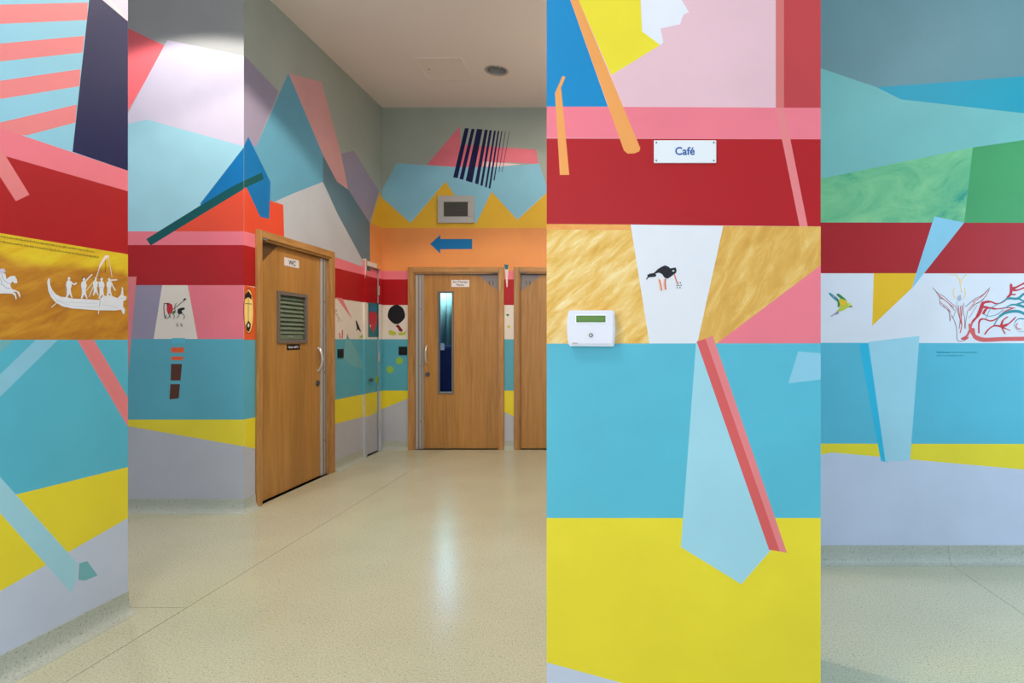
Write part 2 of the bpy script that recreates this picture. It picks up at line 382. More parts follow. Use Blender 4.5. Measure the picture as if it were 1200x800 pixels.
# ---- wall_left
left = bands(-4, 2.66, 'skyblue', 'blue', 'lavender', 'sea_panel')
c1, c2, c3 = cr(3.331, 0, 0), cr(3.331, 0, 240), cr(2.857, 0, 520)
E = lambda p: ext(p, 0, -260)
E2 = lambda p: ext(p, 0, -5000)      # the long bands run on along the wall
left += [('skyblue', E2([(0, -60), (149.9, -60), (149.9, 205), (0, 160)])),
 ('lilac', c1((395, -250), (500, -250), (500, 84), (400, 0))), ('washpink', c1((385, -40), (400, -40), (500, 84), (478, 68))),
 ('salmon', E([(0, 5.4), (103, 3), (102, 23.4), (0, 28)])), ('salmon', E([(0, 51), (99, 42), (96.7, 61.5), (0, 72)])),
 ('salmon', E([(0, 94.6), (94.6, 81), (93, 101), (0, 116)])), ('salmon', E([(0, 143.5), (90, 122.5), (88.6, 143.5), (31.5, 158.5), (0, 158)])),
 ('salmon', E([(0, -38), (107, -34), (105, -15), (0, -14)])),
 ('navy', [(108, -60), (104.5, 0), (85, 177.7), (149.9, 200), (149.9, 25), (120, 0), (75, -37)]),
 ('pink', E2([(0, 150), (149.9, 200), (149.9, 224), (0, 181)])), ('red', E2([(0, 181), (149.9, 224), (149.9, 297.9), (0, 273)])),
 ('salmon', E([(0, 171.7), (34.5, 228), (18.6, 235.7), (0, 207)])),
 ('sea_panel', E2([(0, 273), (149.9, 297.9), (149.9, 398), (0, 398)])),
 ('blue', E2([(0, 398), (149.9, 398), (149.9, 548), (0, 585)])),
 ('lightteal', E([(0, 398), (17.5, 398), (0, 412.6)])), ('skyblue', E([(0, 438.7), (42, 398), (68, 398), (0, 465)])),
 ('salmon', [(90.5, 398), (110, 398), (149.9, 465.5), (149.9, 500)]),
 ('yellow', E2([(0, 584), (149.9, 547), (149.9, 606.8), (0, 692.6)])), ('lavender', E2([(0, 692.6), (149.9, 606.8), (149.9, 730), (0, 812)])),
 ('paleblue', E([(0, 558.5), (91, 660), (90, 679), (83, 694), (0, 601)])),
 ('lightteal', c3((265, 400), (292, 392), (327, 440), (285, 457), (262, 455)))]
wl = wall('wall_left', PL, -4, 2.66, [rect(-2.4, .65, -.2, 2.65)], left, .2, 'nearest wall at the left, painted with boat panel, yellow and blue bands', back='lavender')

# painted boat and crew
b = cr(8.886, 50, 285)
L = [('white', b((45, 400), (60, 360), (72, 368), (75, 430), (95, 480), (130, 525), (180, 555), (235, 560), (310, 575), (450, 582), (590, 590), (620, 555), (700, 540), (775, 570), (800, 548), (812, 535), (822, 455), (835, 460), (840, 545), (872, 555), (865, 590), (840, 600), (835, 655), (858, 690), (850, 738), (830, 730), (815, 690), (760, 700), (560, 697), (300, 677), (200, 655), (130, 612), (85, 560), (55, 490)))]
def man(x, y, s=1, arm=((0, 0),)):
    A = lambda *p: b(*[(x+a*s, y+c*s) for a, c in p])
    return [('white', A(*[(14*math.cos(t*.7), -205+18*math.sin(t*.7)) for t in range(9)])),
            ('white', A((-25, -175), (0, -195), (22, -175), (30, -140), (18, -95), (22, -55), (-22, -55), (-22, -100), (-32, -140))),
            ('white', A((-20, -60), (22, -60), (38, -5), (28, -2), (5, -48), (-20, -2), (-34, -5)))]
for x, y, s in ((272, 572, 1), (428, 580, 1), (612, 580, 1), (548, 545, .85), (690, 560, .9)): L += man(x, y, s)
for p, wd in ((((290, 400), (325, 430), (350, 412)), 14), (((440, 400), (485, 350), (512, 325)), 13), (((545, 405), (620, 410)), 14), (((700, 385), (770, 380)), 14), (((710, 400), (730, 450), (755, 490)), 12)):
    L += strokes('white', b(*p), wd/8.886)
L += strokes('white', b((480, 560), (530, 440), (590, 250)), .9) + strokes('cream', b((445, 500), (545, 380)), .9)
L += [('washpink', b((580, 245), (610, 180), (650, 125), (685, 125), (690, 140), (655, 165), (620, 215), (595, 255)))]
L += strokes('washpink', b((678, 140), (700, 240), (720, 350)), .7) + strokes('brown', b((650, 170), (655, 240), (650, 300)), .4)
L += strokes('cream', b((215, 560), (120, 640), (90, 665)), 1.0) + strokes('white', b((600, 570), (590, 640), (578, 735)), 1.1) + strokes('ink', b((600, 560), (590, 660)), .35)
for p in (((90, 500), (150, 590), (280, 615), (560, 625)), ((140, 595), (300, 650), (560, 665)), ((620, 640), (690, 650), (780, 668)), ((60, 380), (62, 450), (95, 530)), ((240, 430), (238, 500), (262, 555)), ((395, 470), (450, 470)), ((590, 460), (640, 455)), ((665, 470), (700, 460)), ((800, 575), (862, 572)), ((820, 470), (825, 540))):
    L += strokes('stonelav', spl(b(*p), 3), .38)
for x, y in ((600, 355), (548, 370), (430, 360)): L += [('ink', b(*[(x-12+7*math.cos(t), y+7*math.sin(t)) for t in range(6)]))]
figure('painted_boat', PL, L, wl, 'white outlined boat with five crew painted on ochre panel')
# painted rider, cut by the picture edge; carried on along the wall
b = cr(17.77, 0, 310)
L = [('white', b((-250, 420), (-120, 330), (0, 330), (60, 300), (130, 300), (210, 240), (300, 230), (345, 300), (360, 370), (330, 390), (290, 385), (250, 350), (215, 400), (215, 450), (250, 510), (330, 535), (395, 570), (420, 650), (410, 700), (385, 640), (350, 570), (260, 560), (320, 600), (345, 700), (325, 735), (305, 650), (250, 605), (100, 600), (-80, 600), (-200, 640), (-300, 720), (-320, 690), (-250, 560))),
     ('lilac', b(*[(40+70*math.cos(t*.63), 140+62*math.sin(t*.63)) for t in range(10)])), ('white', b((-40, 190), (110, 190), (130, 300), (100, 420), (-40, 400)))]
for p in (((30, 190), (60, 300), (150, 380), (215, 395)), ((40, 400), (120, 480), (210, 490)), ((60, 150), (120, 180)), ((-30, 250), (30, 340), (20, 430))): L += strokes('ink', spl(b(*p), 3), .35)
figure('painted_rider', PL, L, wl, 'white outlined rider on leaping horse painted on ochre panel')
def sloped_rows():
    r = random.Random(5); L = []
    for k, (xa, xb) in enumerate(((-60, 110), (-60, 115))):
        x = xa
        while x < xb:
            n = r.randint(2, 8)
            for i in range(n):
                wd = r.uniform(.5, .85)*(.72+.0035*(150-x)); y = 277.8+x*.1655+k*(6.1-.006*x); hh = 1.7 if r.random() < .75 else 2.5
                L.append(('textgrey', [(x, y), (x+wd*.6, y+.08), (x+wd*.6, y-hh), (x, y-hh)])); x += wd
                if x > xb: break
            x += .9
    return L
figure('lettering', PL, sloped_rows(), wl, 'two rows of tiny dark caption lettering on the yellow strip', out=.001)

# ---- wall_recess (faces the camera, left of the WC door)
c5, c6, c7 = cr(5, 140, 160), cr(2.667, 140, 320), cr(5.93, 185, 340)
rec = bands(-5.0, X_COR, 'grey')
rec += [('coral', [(60, -10), (194, 54), (150, 130), (60, 270)]), ('lilac', [(196, 47), (286.5, 65.5), (286.5, 175), (110, 175), (110, 200), (150, 133)]),
 ('paleblue', [(-90, 190), (110, 158), (150, 145), (172, 140), (286.5, 171.5), (286.5, 271), (-90, 271)]), ('orangered', [(203, 271), (286.5, 219), (286.5, 271)]),
 ('deepblue', [(235, 238), (286.5, 171.5), (286.5, 216), (235, 247)]),
 ('pink', [(-90, 271), (286.5, 271), (286.5, 287), (-90, 287)]),
 ('darkteal', [(171.4, 280), (232, 242.4), (271, 219), (286.5, 211.5), (286.5, 221), (231, 254.5), (176.6, 287.6)]),
 ('mauve', [(100, 334), (190, 334), (180, 397), (100, 397)]), ('pink', [(220, 334), (286.5, 334), (286.5, 397), (231.5, 397)]),
 ('salmon', [(120, 324), (160, 324), (149.4, 447), (130, 640), (100, 640)]),
 ('yellow', [(-90, 491.5), (286.5, 491.5), (286.5, 523), (149, 499), (-90, 458)]),
 ('blue', [(201.4, 396), (217, 396), (217, 402.4), (201.4, 402.4)]), ('vermilion', [(200.5, 407), (215.7, 407), (215.7, 413), (200.5, 413)]),
 ('vermilion', [(200.5, 417.6), (214.7, 417.6), (214.5, 421.8), (200.5, 421.8)]), ('brown', [(200.5, 426.3), (213.3, 426.3), (211.6, 445.7), (199.8, 445.7)]),
 ('brown', [(199.7, 450), (211, 450), (209.5, 466.5), (198.5, 467.8)])]
wr = wall('wall_recess', PA, -5.0, X_COR, [], rec, .2, 'wall facing us left of the WC door with pale lilac and red bands', skip=(1,))
L = []
for p, wd in ((((45, 90), (42, 130), (50, 190), (62, 192)), 5), (((45, 92), (60, 92)), 5), (((75, 95), (72, 120)), 4), (((60, 170), (50, 195)), 4), (((88, 165), (75, 190), (66, 195)), 4), (((100, 150), (115, 180), (108, 198)), 4), (((75, 165), (90, 190)), 4),
              (((150, 165), (135, 195)), 4), (((168, 160), (185, 178), (180, 200)), 4), (((128, 90), (118, 115), (122, 150)), 4), (((100, 138), (150, 98), (197, 60)), 4), (((180, 68), (192, 58)), 9)):
    L += strokes('black', spl(c7(*p), 3), wd/5.93)
L += [('crimson', c7((62, 100), (80, 88), (100, 100), (106, 130), (98, 160), (72, 165), (62, 140))), ('maroon', c7((60, 88), (74, 86), (78, 100), (64, 108))),
      ('black', c7((140, 130), (160, 122), (185, 120), (188, 132), (165, 142), (172, 160), (150, 168), (136, 155))), ('leafgreen', c7((98, 150), (118, 140), (122, 158), (104, 168)))]
for x in (128, 138, 158, 166): L += strokes('brown', c7((x, 230), (x+5, 252)), .6)
figure('painted_horsemen', PA, L, wr, 'tiny red and black horsemen with lances painted on cream')

# ---- wall_corridor with the WC door and the painted cupboard door
b7, bC, bB3 = cr(5.333, 280, 250), cr(12.63, 385, 345), cr(5.717, 380, 400)
D1A, D1B, DH = 4.329+.0, 5.49, 2.078          # WC door, outer edge of its frame
CB_A, CB_B, CB_H = PB.uv(425.2, 300)[0], 6.56, PB.uv(425.2, 304.6)[1]
cor = bands(Y_REC, Y_END, 'greygreen') + [
 ('mauve', [(286, 64.5), (326.6, 107.4), (300.5, 171), (286, 171)]),
 ('midblue', [(338, 85.5), (378.5, 181.5), (378.5, 213), (345, 226), (323, 236), (286, 240), (286, 171), (300.5, 171)]),
 ('slate', [(378.5, 181.5), (395, 213), (408, 222), (434, 262), (434, 318), (427, 316), (395.3, 250), (378.5, 213)]),
 ('mauve', [(399.5, 180), (414.5, 176.4), (444.4, 224.5), (434, 257), (434, 262), (408, 222)]),
 ('dustypink', [(338, 85.5), (377, 96), (399.5, 180), (408, 222), (395, 213), (378.5, 181.5)]),
 ('silver', [(378.5, 213), (395.3, 250), (427, 309), (428, 313.5), (389, 299.5), (333, 279), (332, 240), (323, 235.8), (345, 226)]),
 ('orangered', [(286, 217), (318, 235.6), (332, 240), (333.2, 284), (286, 271)]),
 ('mustard', [(444.4, 224.5), (448.2, 231), (448.2, 267), (433.8, 264)]), ('orange_band', [(433.6, 261), (448.2, 267), (448.2, 318), (433.6, 315)]),
 ('deepblue', [(286, 171), (291, 160), (317, 213), (315.6, 256.5), (305, 254), (289, 220), (286, 215)]),
 ('darkteal', [(286, 211.5), (307, 202), (309, 210), (286, 220.5)]),
 ('vermilion', [(286, 334), (299.6, 337), (299.6, 398), (286, 398)]),
 ('yellow', [(286, 491.5), (300, 488.6), (300, 525.5), (286, 522.8)]),
 ('yellow', [(386, 469.6), (448.2, 457.5), (448.2, 479), (432.5, 487.5), (425.5, 488.3), (386, 498.2)]),
 ('salmon', bC((110, 40), (205, 56), (350, 362))),
 ('lightteal', [(407, 392.4), (411.5, 400), (430, 434), (411.5, 428), (402.7, 419), (404.5, 400)]),
 ('cream', [(425, 303), (429.5, 303), (429.5, 316), (425.8, 338)])]
HB = [rect(D1A+.055, 0, D1B-.055, DH-.055), rect(CB_A+.03, 0, CB_B-.03, CB_H-.03)]
wb = wall('wall_corridor', PB, Y_REC, Y_END, HB, cor, .2, 'corridor side wall running back from the WC door, tall painted triangles above', skip=(3,))
# pieces painted beside the door
L = [('flameyellow', [(291.2+6*math.sin(t*math.pi/12)*(1 if 1 else 0), 364.5-26.5*math.cos(t*math.pi/12)) for t in range(24)])]
L = [('brown', [(291.4+6.2*math.sin(t*math.pi/12), 364.3-27*math.cos(t*math.pi/12)) for t in range(24)]), ('orange', [(291.4+5.7*math.sin(t*math.pi/12), 364.3-26*math.cos(t*math.pi/12)) for t in range(24)]), ('flameyellow', [(291.4+4.9*math.sin(t*math.pi/12), 364.3-24.5*math.cos(t*math.pi/12)) for t in range(24)])]
L += [('black', b7((58, 482), (78, 512), (78, 540), (58, 522), (38, 538), (38, 510)))] + strokes('black', b7((58, 520), (58, 680)), .5) + strokes('black', b7((40, 563), (78, 566)), .8)
L += [('black', b7((58, 668), (74, 690), (72, 715), (62, 740), (48, 730), (42, 700))), ('cream', b7((58, 684), (66, 696), (62, 712), (52, 706)))]
figure('painted_shield', PB, L, wb, 'tall pointed cream oval with black arrow painted beside WC door frame')
L = [('black', bC((400, 385), (415, 388), (455, 480), (482, 552), (470, 550), (435, 512), (405, 545), (418, 500)))]
L += [('lime', bC((450, 640), (480, 600), (545, 592), (548, 640)))]
L += strokes('brick', bC((205, 530), (200, 645)), 1.5)+strokes('brick', bC((160, 570), (168, 645)), 1.3)+strokes('slate', bC((278, 590), (285, 640)), 1)
r = random.Random(4)
for i in range(16):
    x = 88+i*6.5+r.uniform(-12, 12); y = 180+i*17+r.uniform(-40, 40); L += strokes(r.choice(['brick', 'ink', 'mauve']), bC((x, y), (x+r.uniform(-18, 18), y+r.uniform(12, 34))), .5)
figure('painted_creature', PB, L, wb, 'black bird and red scribbles painted on cream past WC door')

# ---- wall_back with two oak doors
e1 = cr(3.81, 430, 130)
back = bands(X_COR, -.05, 'greygreen') + [
 ('mustard', [(447.7, 231), (481, 261), (522, 212.7), (540, 235), (558, 262), (576, 224.5), (606, 257), (640, 226), (726, 226), (726, 267), (447.7, 267)]),
 ('pink', e1((415, 68), (418, 150), (402, 250), (265, 243))), ('pink', e1((430, 150), (500, 155), (755, 172), (767, 237), (620, 228), (560, 255), (400, 258))),
 ('washpink', e1((520, 225), (690, 238), (575, 250), (515, 248))),
 ('skyblue', e1((132, 233), (400, 250), (565, 250), (770, 235), (800, 330), (1128, 330), (1128, 365), (800, 367), (672, 485), (557, 360), (488, 498), (478, 498), (478, 380), (395, 380), (350, 315), (195, 500), (67, 387), (67, 355))),
 ('orange_band', [(447.7, 267), (726, 267), (726, 317.3), (447.7, 317.3)]),
 ('cream', [(591.4, 313), (595.7, 313), (594.7, 336.2), (593.6, 336.2)]), ('heartteal', [(590.7, 309.8), (595.8, 310), (595.2, 315.5), (592, 315.5)]),
 ('yellow', [(447.7, 457.5), (481, 457.5), (481, 465.6), (447.7, 479)]), ('yellow', [(590, 457.5), (605, 457.5), (605, 489), (590, 482)])]
for a, b_, c, d in (((437, 77), (455, 77), (405, 300), (385, 296)), ((467, 80), (481, 80), (430, 307), (413, 303)), ((491, 80), (516, 82), (470, 320), (441, 311)), ((526, 84), (540, 84), (497, 328), (482, 322)), ((547, 86), (558, 86), (516, 335), (506, 332)),
                    ((567, 88), (576, 88), (535, 342), (527, 339)), ((584, 89), (591, 89), (551, 347), (543, 344)), ((600, 90), (604.5, 90), (570, 311), (565, 309)), ((617, 91), (619.5, 91), (590.5, 273), (588, 272)), ((635, 92), (637, 92), (604, 273), (602, 272))):
    back.append(('navy', e1(a, b_, c, d)))
dx = lambda px: (px-CX)*Y_END/F
D3A, D3B, D4A = dx(478.5), dx(591), dx(602.5); D4B = D4A+(D3B-D3A); EH = 2.075
HE = [rect(D3A+.05, 0, D3B-.05, EH-.05), rect(D4A+.05, 0, D4B-.05, EH-.05)]
we = wall('wall_back', PE, X_COR, -.05, HE, back, .15, 'far end wall of the corridor with orange band and blue zigzag above two doors')
figure('painted_arrow', PE, [('deepblue', e1((282, 593), (328, 553), (328, 571), (470, 571), (470, 616), (328, 617), (328, 636)))], we, 'blue arrow pointing left on the orange band')
L = [('navy', bC(*[(1005+(128+4*math.sin(5*t))*math.cos(t), 295+(140+5*math.cos(4*t))*math.sin(t)) for t in [i*math.pi/12 for i in range(24)]]))]
L = [('black', p) for _, p in L] + [('maroon', bC((990, 470), (1030, 440), (1065, 480), (1100, 530), (1085, 550), (1050, 545), (1020, 490)))]
L = [('olive', bC((885, 545), (920, 525), (1000, 560), (1005, 590), (960, 608), (900, 595))), ('olive', bC((1030, 570), (1060, 560), (1110, 560), (1160, 530), (1130, 595), (1080, 605), (1040, 600)))] + L
figure('painted_fruit', PE, L, we, 'big round black fruit on yellow leaves painted left of far door')
for nm, x, y in (('painted_dot', 457, 433), ('painted_dot', 468, 422.7)): figure(nm, PE, [('lime', blob(x, y, 4.2, 4.2))], we)
figure('painted_sprig', PE, [('leafgreen', [(593, 368), (596.5, 367.5), (596, 370.5), (594, 370)]), ('olive', [(594, 382), (598, 381), (597.5, 384), (595, 384)])], we)

# ---- wall_centre (the near pier)
k6, k7, k8 = cr(3.529, 630, 0), cr(3.529, 630, 200), cr(1.906, 630, 380)
XC0, XC1 = (640.6-CX)*Y_CEN/F, (961.8-CX)*Y_CEN/F
T = -560   # carry the upper shapes on towards the ceiling
cen = [('palepink', rect(XC0, 0, XC1, H)),
 ('royal', k6((30, T), (-60, T), (-60, 441), (291, 441), (135, 0), (-60, -555))),
 ('yellow', k6((-28, T), (400, T), (425, 0), (432, 130), (507, 186), (304, 311), (170, 0))),
 ('white', k6((425, -60), (560, -70), (595, 0), (626, 50), (605, 60), (597, 75), (590, 100), (508, 118), (520, 175), (507, 186), (432, 130))),
 ('darkred', k6((1019, T), (1200, T), (1200, 449), (1019, 449))), ('rosebrown', k6((985, T), (1019, T), (1019, 449), (985, 449))),
 ('pink', k6((-60, 440), (1200, 446), (1200, 576), (-60, 570))), ('red', [(600, 162), (1000, 163.3), (1000, 265.6), (600, 262)]),
 ('salmon', [(909, 127), (919, 127), (949, 277.5), (939, 275)]),
 ('orange', k6((-62, T), (-28, T), (170, 0), (425, 613), (420, 626), (400, 634), (372, 635), (357, 622), (135, 0))),
 ('orange', k6((102, 316), (108, 313), (115, 320), (97, 362), (131, 723), (92, 723), (72, 385))),
 ('ochre_wash', [(600, 262), (739, 263), (761.5, 403), (600, 403)]), ('ochre_edge', [(600, 262), (739, 263), (740, 269.5), (600, 268.6)]),
 ('white', [(739, 263), (847.6, 264.6), (817, 403), (761.2, 403)]), ('ochre_deep', [(847.6, 264.6), (1000, 265.6), (1000, 400), (838, 403), (817, 403)]),
 ('pink', [(1000, 282), (1000, 403), (839, 403)]),
 ('blue', [(600, 402.6), (1000, 402), (1000, 606.8), (600, 606.8)]), ('yellow', [(600, 606.8), (1000, 606.8), (1000, 900), (600, 900)]),
 ('lavender', [(600, 764), (643, 776.5), (729, 800), (1000, 876), (1000, 900), (600, 900)]),
 ('skyblue', [(935.4, 411.5), (1000, 417), (1000, 440), (923.8, 449)]),
 ('paleblue', k8((354, 40), (372, 40), (520, 505), (455, 580), (320, 497))),
 ('brick', k8((355, 38), (375, 32), (541, 507), (517, 503))), ('salmon', k8((375, 32), (391, 25), (557, 510), (541, 507)))]
wc = wall('wall_centre', PC, XC0, XC1, [], cen, .45, 'near free-standing pier painted pink, red, blue and yellow', back='lavender')
b = cr(11.43, 740, 280)
L = [('black', b((205, 548), (195, 535), (215, 505), (212, 480), (250, 462), (300, 455), (350, 405), (410, 368), (450, 352), (495, 370), (520, 392), (550, 388), (590, 380), (605, 420), (595, 455), (570, 470), (520, 510), (480, 532), (440, 515), (410, 470), (370, 450), (320, 462), (335, 485), (320, 505), (240, 512), (220, 520))), ('white', b((545, 420), (575, 418), (570, 435), (552, 435)))]
L += strokes('vermilion', b((375, 545), (395, 620), (405, 690)), 1.2) + strokes('vermilion', b((455, 535), (450, 600), (460, 675)), 1.5) + strokes('vermilion', b((575, 475), (595, 540), (615, 595)), 1.2)
L += strokes('peach', b((355, 520), (375, 600), (385, 680)), .9)+strokes('peach', b((435, 540), (430, 620), (440, 670)), .8)
for x, y in ((610, 620), (625, 590), (655, 585), (635, 620), (665, 620), (612, 652), (650, 650)): L.append(('black', b(*[(x+9*math.cos(t), y+9*math.sin(t)) for t in range(6)])))
figure('painted_wader', PC, L, wc, 'black wading bird with orange legs pecking, painted on white')

# ---- wall_right (beyond the pier)
r1, r2, r3 = cr(2.963, 950, 0), cr(4.444, 950, 240), cr(2, 950, 400)
W = 1200
X = lambda p: ext(p, 1200, 1500)
XR1 = 4.45
rgt = [('tealgrey', rect(-.05, 0, XR1, H)), ('turquoise', X([(1027.6, 102.3), (1200, 89.4), (1200, 132.6), (1056, 116.4)])),
 ('aqua', X([(700, -10), (962, 80), (1027.6, 102.3), (1056, 116.4), (1200, 132.6), (1200, 164), (1140, 172.8), (962, 209.2), (700, 262)])),
 ('green_wash', [(700, 262), (962, 209.2), (1140, 172.8), (1130, 260.5), (700, 260.5)]), ('green', X([(1140, 172.8), (1200, 164), (1200, 261), (1130, 261)])),
 ('red', X([(700, 260.3), (1200, 261), (1200, 320.3), (700, 319.9)])), ('white', X([(700, 319.9), (1200, 320.3), (1200, 402), (700, 401)])),
 ('blue', X([(700, 401), (1200, 402), (1200, 520), (700, 519)])), ('yellow', X([(700, 519), (1200, 520), (1200, 550), (1032, 535), (975, 530), (962, 532.5), (700, 560)])),
 ('lavender', X([(700, 560), (962, 532.5), (975, 530), (1032, 535), (1200, 550), (1200, 680), (700, 680)])),
 ('amber', [(1024, 320), (1073.8, 320), (1068.6, 337.5), (1022, 381.8)]), ('skyblue', [(1095, 253.5), (1130, 260.7), (1083, 320), (1068.8, 338), (1073.8, 320)]),
 ('cyan', [(1006.5, 402), (1018.5, 402), (1041, 541.8), (1032.3, 540)]), ('paleblue', [(1017.5, 400.4), (1077.6, 393.5), (1066.5, 539), (1055, 540.5), (1045, 539.5), (1037.8, 541.5)])]
wq = wall('wall_right', PR, -.05, XR1, [], rgt, .2, 'wall at the far right with aqua, green and red bands above lavender')
b = cr(20, 965, 335)
L = [('seagreen', b((115, 155), (165, 165), (240, 215), (320, 270), (350, 320), (300, 350), (230, 290), (150, 215))), ('mauve', b((205, 225), (240, 220), (285, 265), (250, 280))),
     ('leafgreen', b((295, 185), (360, 180), (430, 230), (535, 320), (520, 340), (440, 320), (330, 240))), ('leafgreen', b((300, 320), (370, 320), (385, 420), (370, 490), (330, 495), (335, 400))),
     ('olive', b((385, 290), (540, 330), (560, 400), (620, 390), (665, 450), (675, 495), (590, 495), (520, 545), (430, 590), (340, 600), (310, 590), (370, 520), (385, 420), (350, 330))),
     ('amber', b((400, 330), (520, 340), (540, 400), (480, 460), (410, 470), (395, 400))), ('palelime', b((560, 400), (620, 390), (660, 450), (590, 470))),
     ('mauve', b((310, 600), (350, 590), (370, 610), (340, 660), (250, 680), (175, 725), (165, 705), (250, 650))), ('black', b((590, 478), (675, 478), (680, 498), (592, 496)))]
figure('painted_parakeet', PR, L, wq, 'green and yellow flying parakeet painted on white band')
d4 = cr(8, 1080, 310)
L = []
for p, wd in ((((105, 215), (150, 265), (210, 300), (260, 345), (320, 395)), .5), (((105, 215), (165, 300), (175, 370), (250, 430), (265, 530)), .5), (((165, 310), (230, 340), (300, 420), (310, 430)), .5), (((200, 385), (270, 450), (265, 530)), .4), (((285, 480), (320, 560), (330, 640), (330, 690), (350, 718), (385, 715)), .6),
              (((640, 215), (570, 285), (500, 320), (440, 370), (410, 395)), .6), (((635, 235), (580, 320), (510, 365), (450, 430)), .5), (((520, 380), (470, 460), (440, 500)), .4), (((600, 290), (560, 345), (480, 380)), .4),
              (((345, 380), (340, 440), (360, 520), (350, 600)), .6), (((380, 380), (380, 440), (370, 500)), .5), (((395, 360), (390, 430), (405, 520), (400, 600)), .5), (((430, 440), (410, 560), (415, 600)), .5), (((330, 350), (320, 430), (290, 500)), .4)):
    L += strokes('maroon', spl(d4(*p), 4), wd)
for p, wd in ((((150, 280), (220, 335), (300, 400)), .9), (((620, 240), (560, 300), (480, 350)), .9), (((365, 390), (370, 480), (375, 580), (360, 640)), 1.2), (((345, 400), (360, 500), (370, 560)), .8), (((170, 350), (240, 400), (270, 440)), .6), (((500, 350), (450, 410), (430, 440)), .8)):
    L += strokes('brick', spl(d4(*p), 4), wd)
for p, wd in ((((320, 95), (350, 130), (362, 175)), 1.1), (((420, 95), (385, 130), (365, 175)), 1.1), (((265, 92), (320, 98)), .6), (((362, 175), (368, 215), (375, 260)), .8), (((310, 215), (295, 260), (315, 320)), .9), (((400, 220), (410, 270), (395, 320)), .9)):
    L += strokes('flameyellow', spl(d4(*p), 4), wd)
L += [('stonelav', d4((335, 300), (365, 280), (375, 320), (355, 345), (330, 330)))]
L += [('brick', d4((380, 700), (440, 672), (440, 690), (400, 715)))]
figure('painted_stag', PR, L, wq, 'outlined stag head with branching antlers and small flame between them')
e5 = cr(10.67, 1140, 330)
L = strokes('brick', spl(d4((375, 695), (425, 665), (455, 600), (480, 530), (540, 470), (572, 400)), 5), 2.4)+strokes('brick', spl(d4((450, 560), (470, 640), (540, 685), (620, 700)), 5), 3.0)
L += strokes('brick', spl(e5((-20, 620), (0, 600), (10, 660), (40, 700), (120, 725), (250, 722), (400, 715), (640, 712), (900, 700)), 5), [.9]*2+[4.2+.02*i for i in range(60)])
for p, wd in ((((0, 500), (60, 420), (110, 300), (140, 260), (220, 250), (300, 275), (380, 250), (440, 190), (475, 140), (478, 20)), [1.8, 2.6, 3.0, 2.2, 1.4, 1.2, 1.4, 2.2, 2.6, .4]), (((480, 90), (540, 70), (640, 20), (800, -40)), [2.6, 1.6, 1.8, 1.5]), (((480, 105), (560, 105), (640, 75), (800, 20)), [1.8, 1.4, 1.6, 1.4]), (((470, 160), (540, 160)), [1.4, .5]),
              (((110, 310), (200, 325), (300, 340), (420, 325), (530, 330)), [2.2, 1.6, 1.0, .9, .5]), (((75, 640), (80, 500), (130, 465), (230, 490), (330, 440), (400, 370), (500, 335)), [1.4, 1.8, 1.2, 1.3, 1.2, 1.0, .6]), (((130, 400), (170, 340), (250, 320)), [2.4, 1.2, 1]),
              (((150, 655), (200, 590), (270, 550), (350, 555), (440, 530), (540, 440)), [1.4, 1.2, 1.6, 2.6, 1.3, .8]), (((350, 555), (380, 480), (440, 435)), [2, 1.2, .5]), (((350, 560), (420, 590), (470, 610)), [1.4, .8, .4]), (((360, 570), (405, 655)), [1.3, .5])):
    ws = wd; sp = spl(e5(*p), 4); n = len(sp)
    L += strokes('crimson', sp, [1.25*ws[min(int(i/(n-1)*(len(ws)-1)), len(ws)-1)] for i in range(n)])
for p, wd in ((((340, 270), (440, 210), (560, 210), (640, 150), (780, 90)), [1, 2.2, 2.4, 2, 2]), (((560, 200), (620, 235), (700, 240)), [1.6, 1.4, 1.2]), (((400, 330), (480, 290), (560, 290), (660, 320), (780, 340)), [1.2, 1.6, 2.6, 2.4, 2]), (((540, 285), (640, 255), (760, 250)), [1.6, 1.4, 1.2]),
              (((265, 540), (340, 430), (440, 380), (560, 370), (660, 410), (760, 480)), [1, 2.4, 2.8, 2.8, 2.6, 2]), (((165, 470), (220, 340), (340, 265)), [.5, .6, .8]), (((130, 400), (200, 430), (300, 410), (380, 350)), [.6, .6, .7, .9]), (((640, 465), (570, 465), (525, 510), (525, 570), (580, 620), (640, 622)), [1.2, .9, .5, .4, .4, .4])):
    sp = spl(e5(*p), 4); n = len(sp); L += strokes('seagreen', sp, [1.2*wd[min(int(i/(n-1)*(len(wd)-1)), len(wd)-1)] for i in range(n)])
L += strokes('brick', spl(e5((560, 520), (540, 550), (560, 585), (600, 590)), 4), 1.2)+strokes('maroon', spl(e5((640, 510), (660, 530), (640, 545)), 4), .8)
figure('painted_branches', PR, L, wq, 'curling red and teal branches painted on white band')
uT, vT = PR.uv(1097.5, 413.3)
lettering('lettering', 'The Dream', .0125, PR, uT, vT, .001, 'turquoise', wq, .0004, 'LEFT', 1.15)
word_lines([(0, 1)], PR, PR.uv(1112, 0)[0], PR.uv(1146, 0)[0], vT, .0056, .016, 'turquoise', wq, seed=9)
word_lines([(0, 1)], PR, uT, PR.uv(1129, 0)[0], vT-.019, .0056, .016, 'turquoise', wq, seed=11)

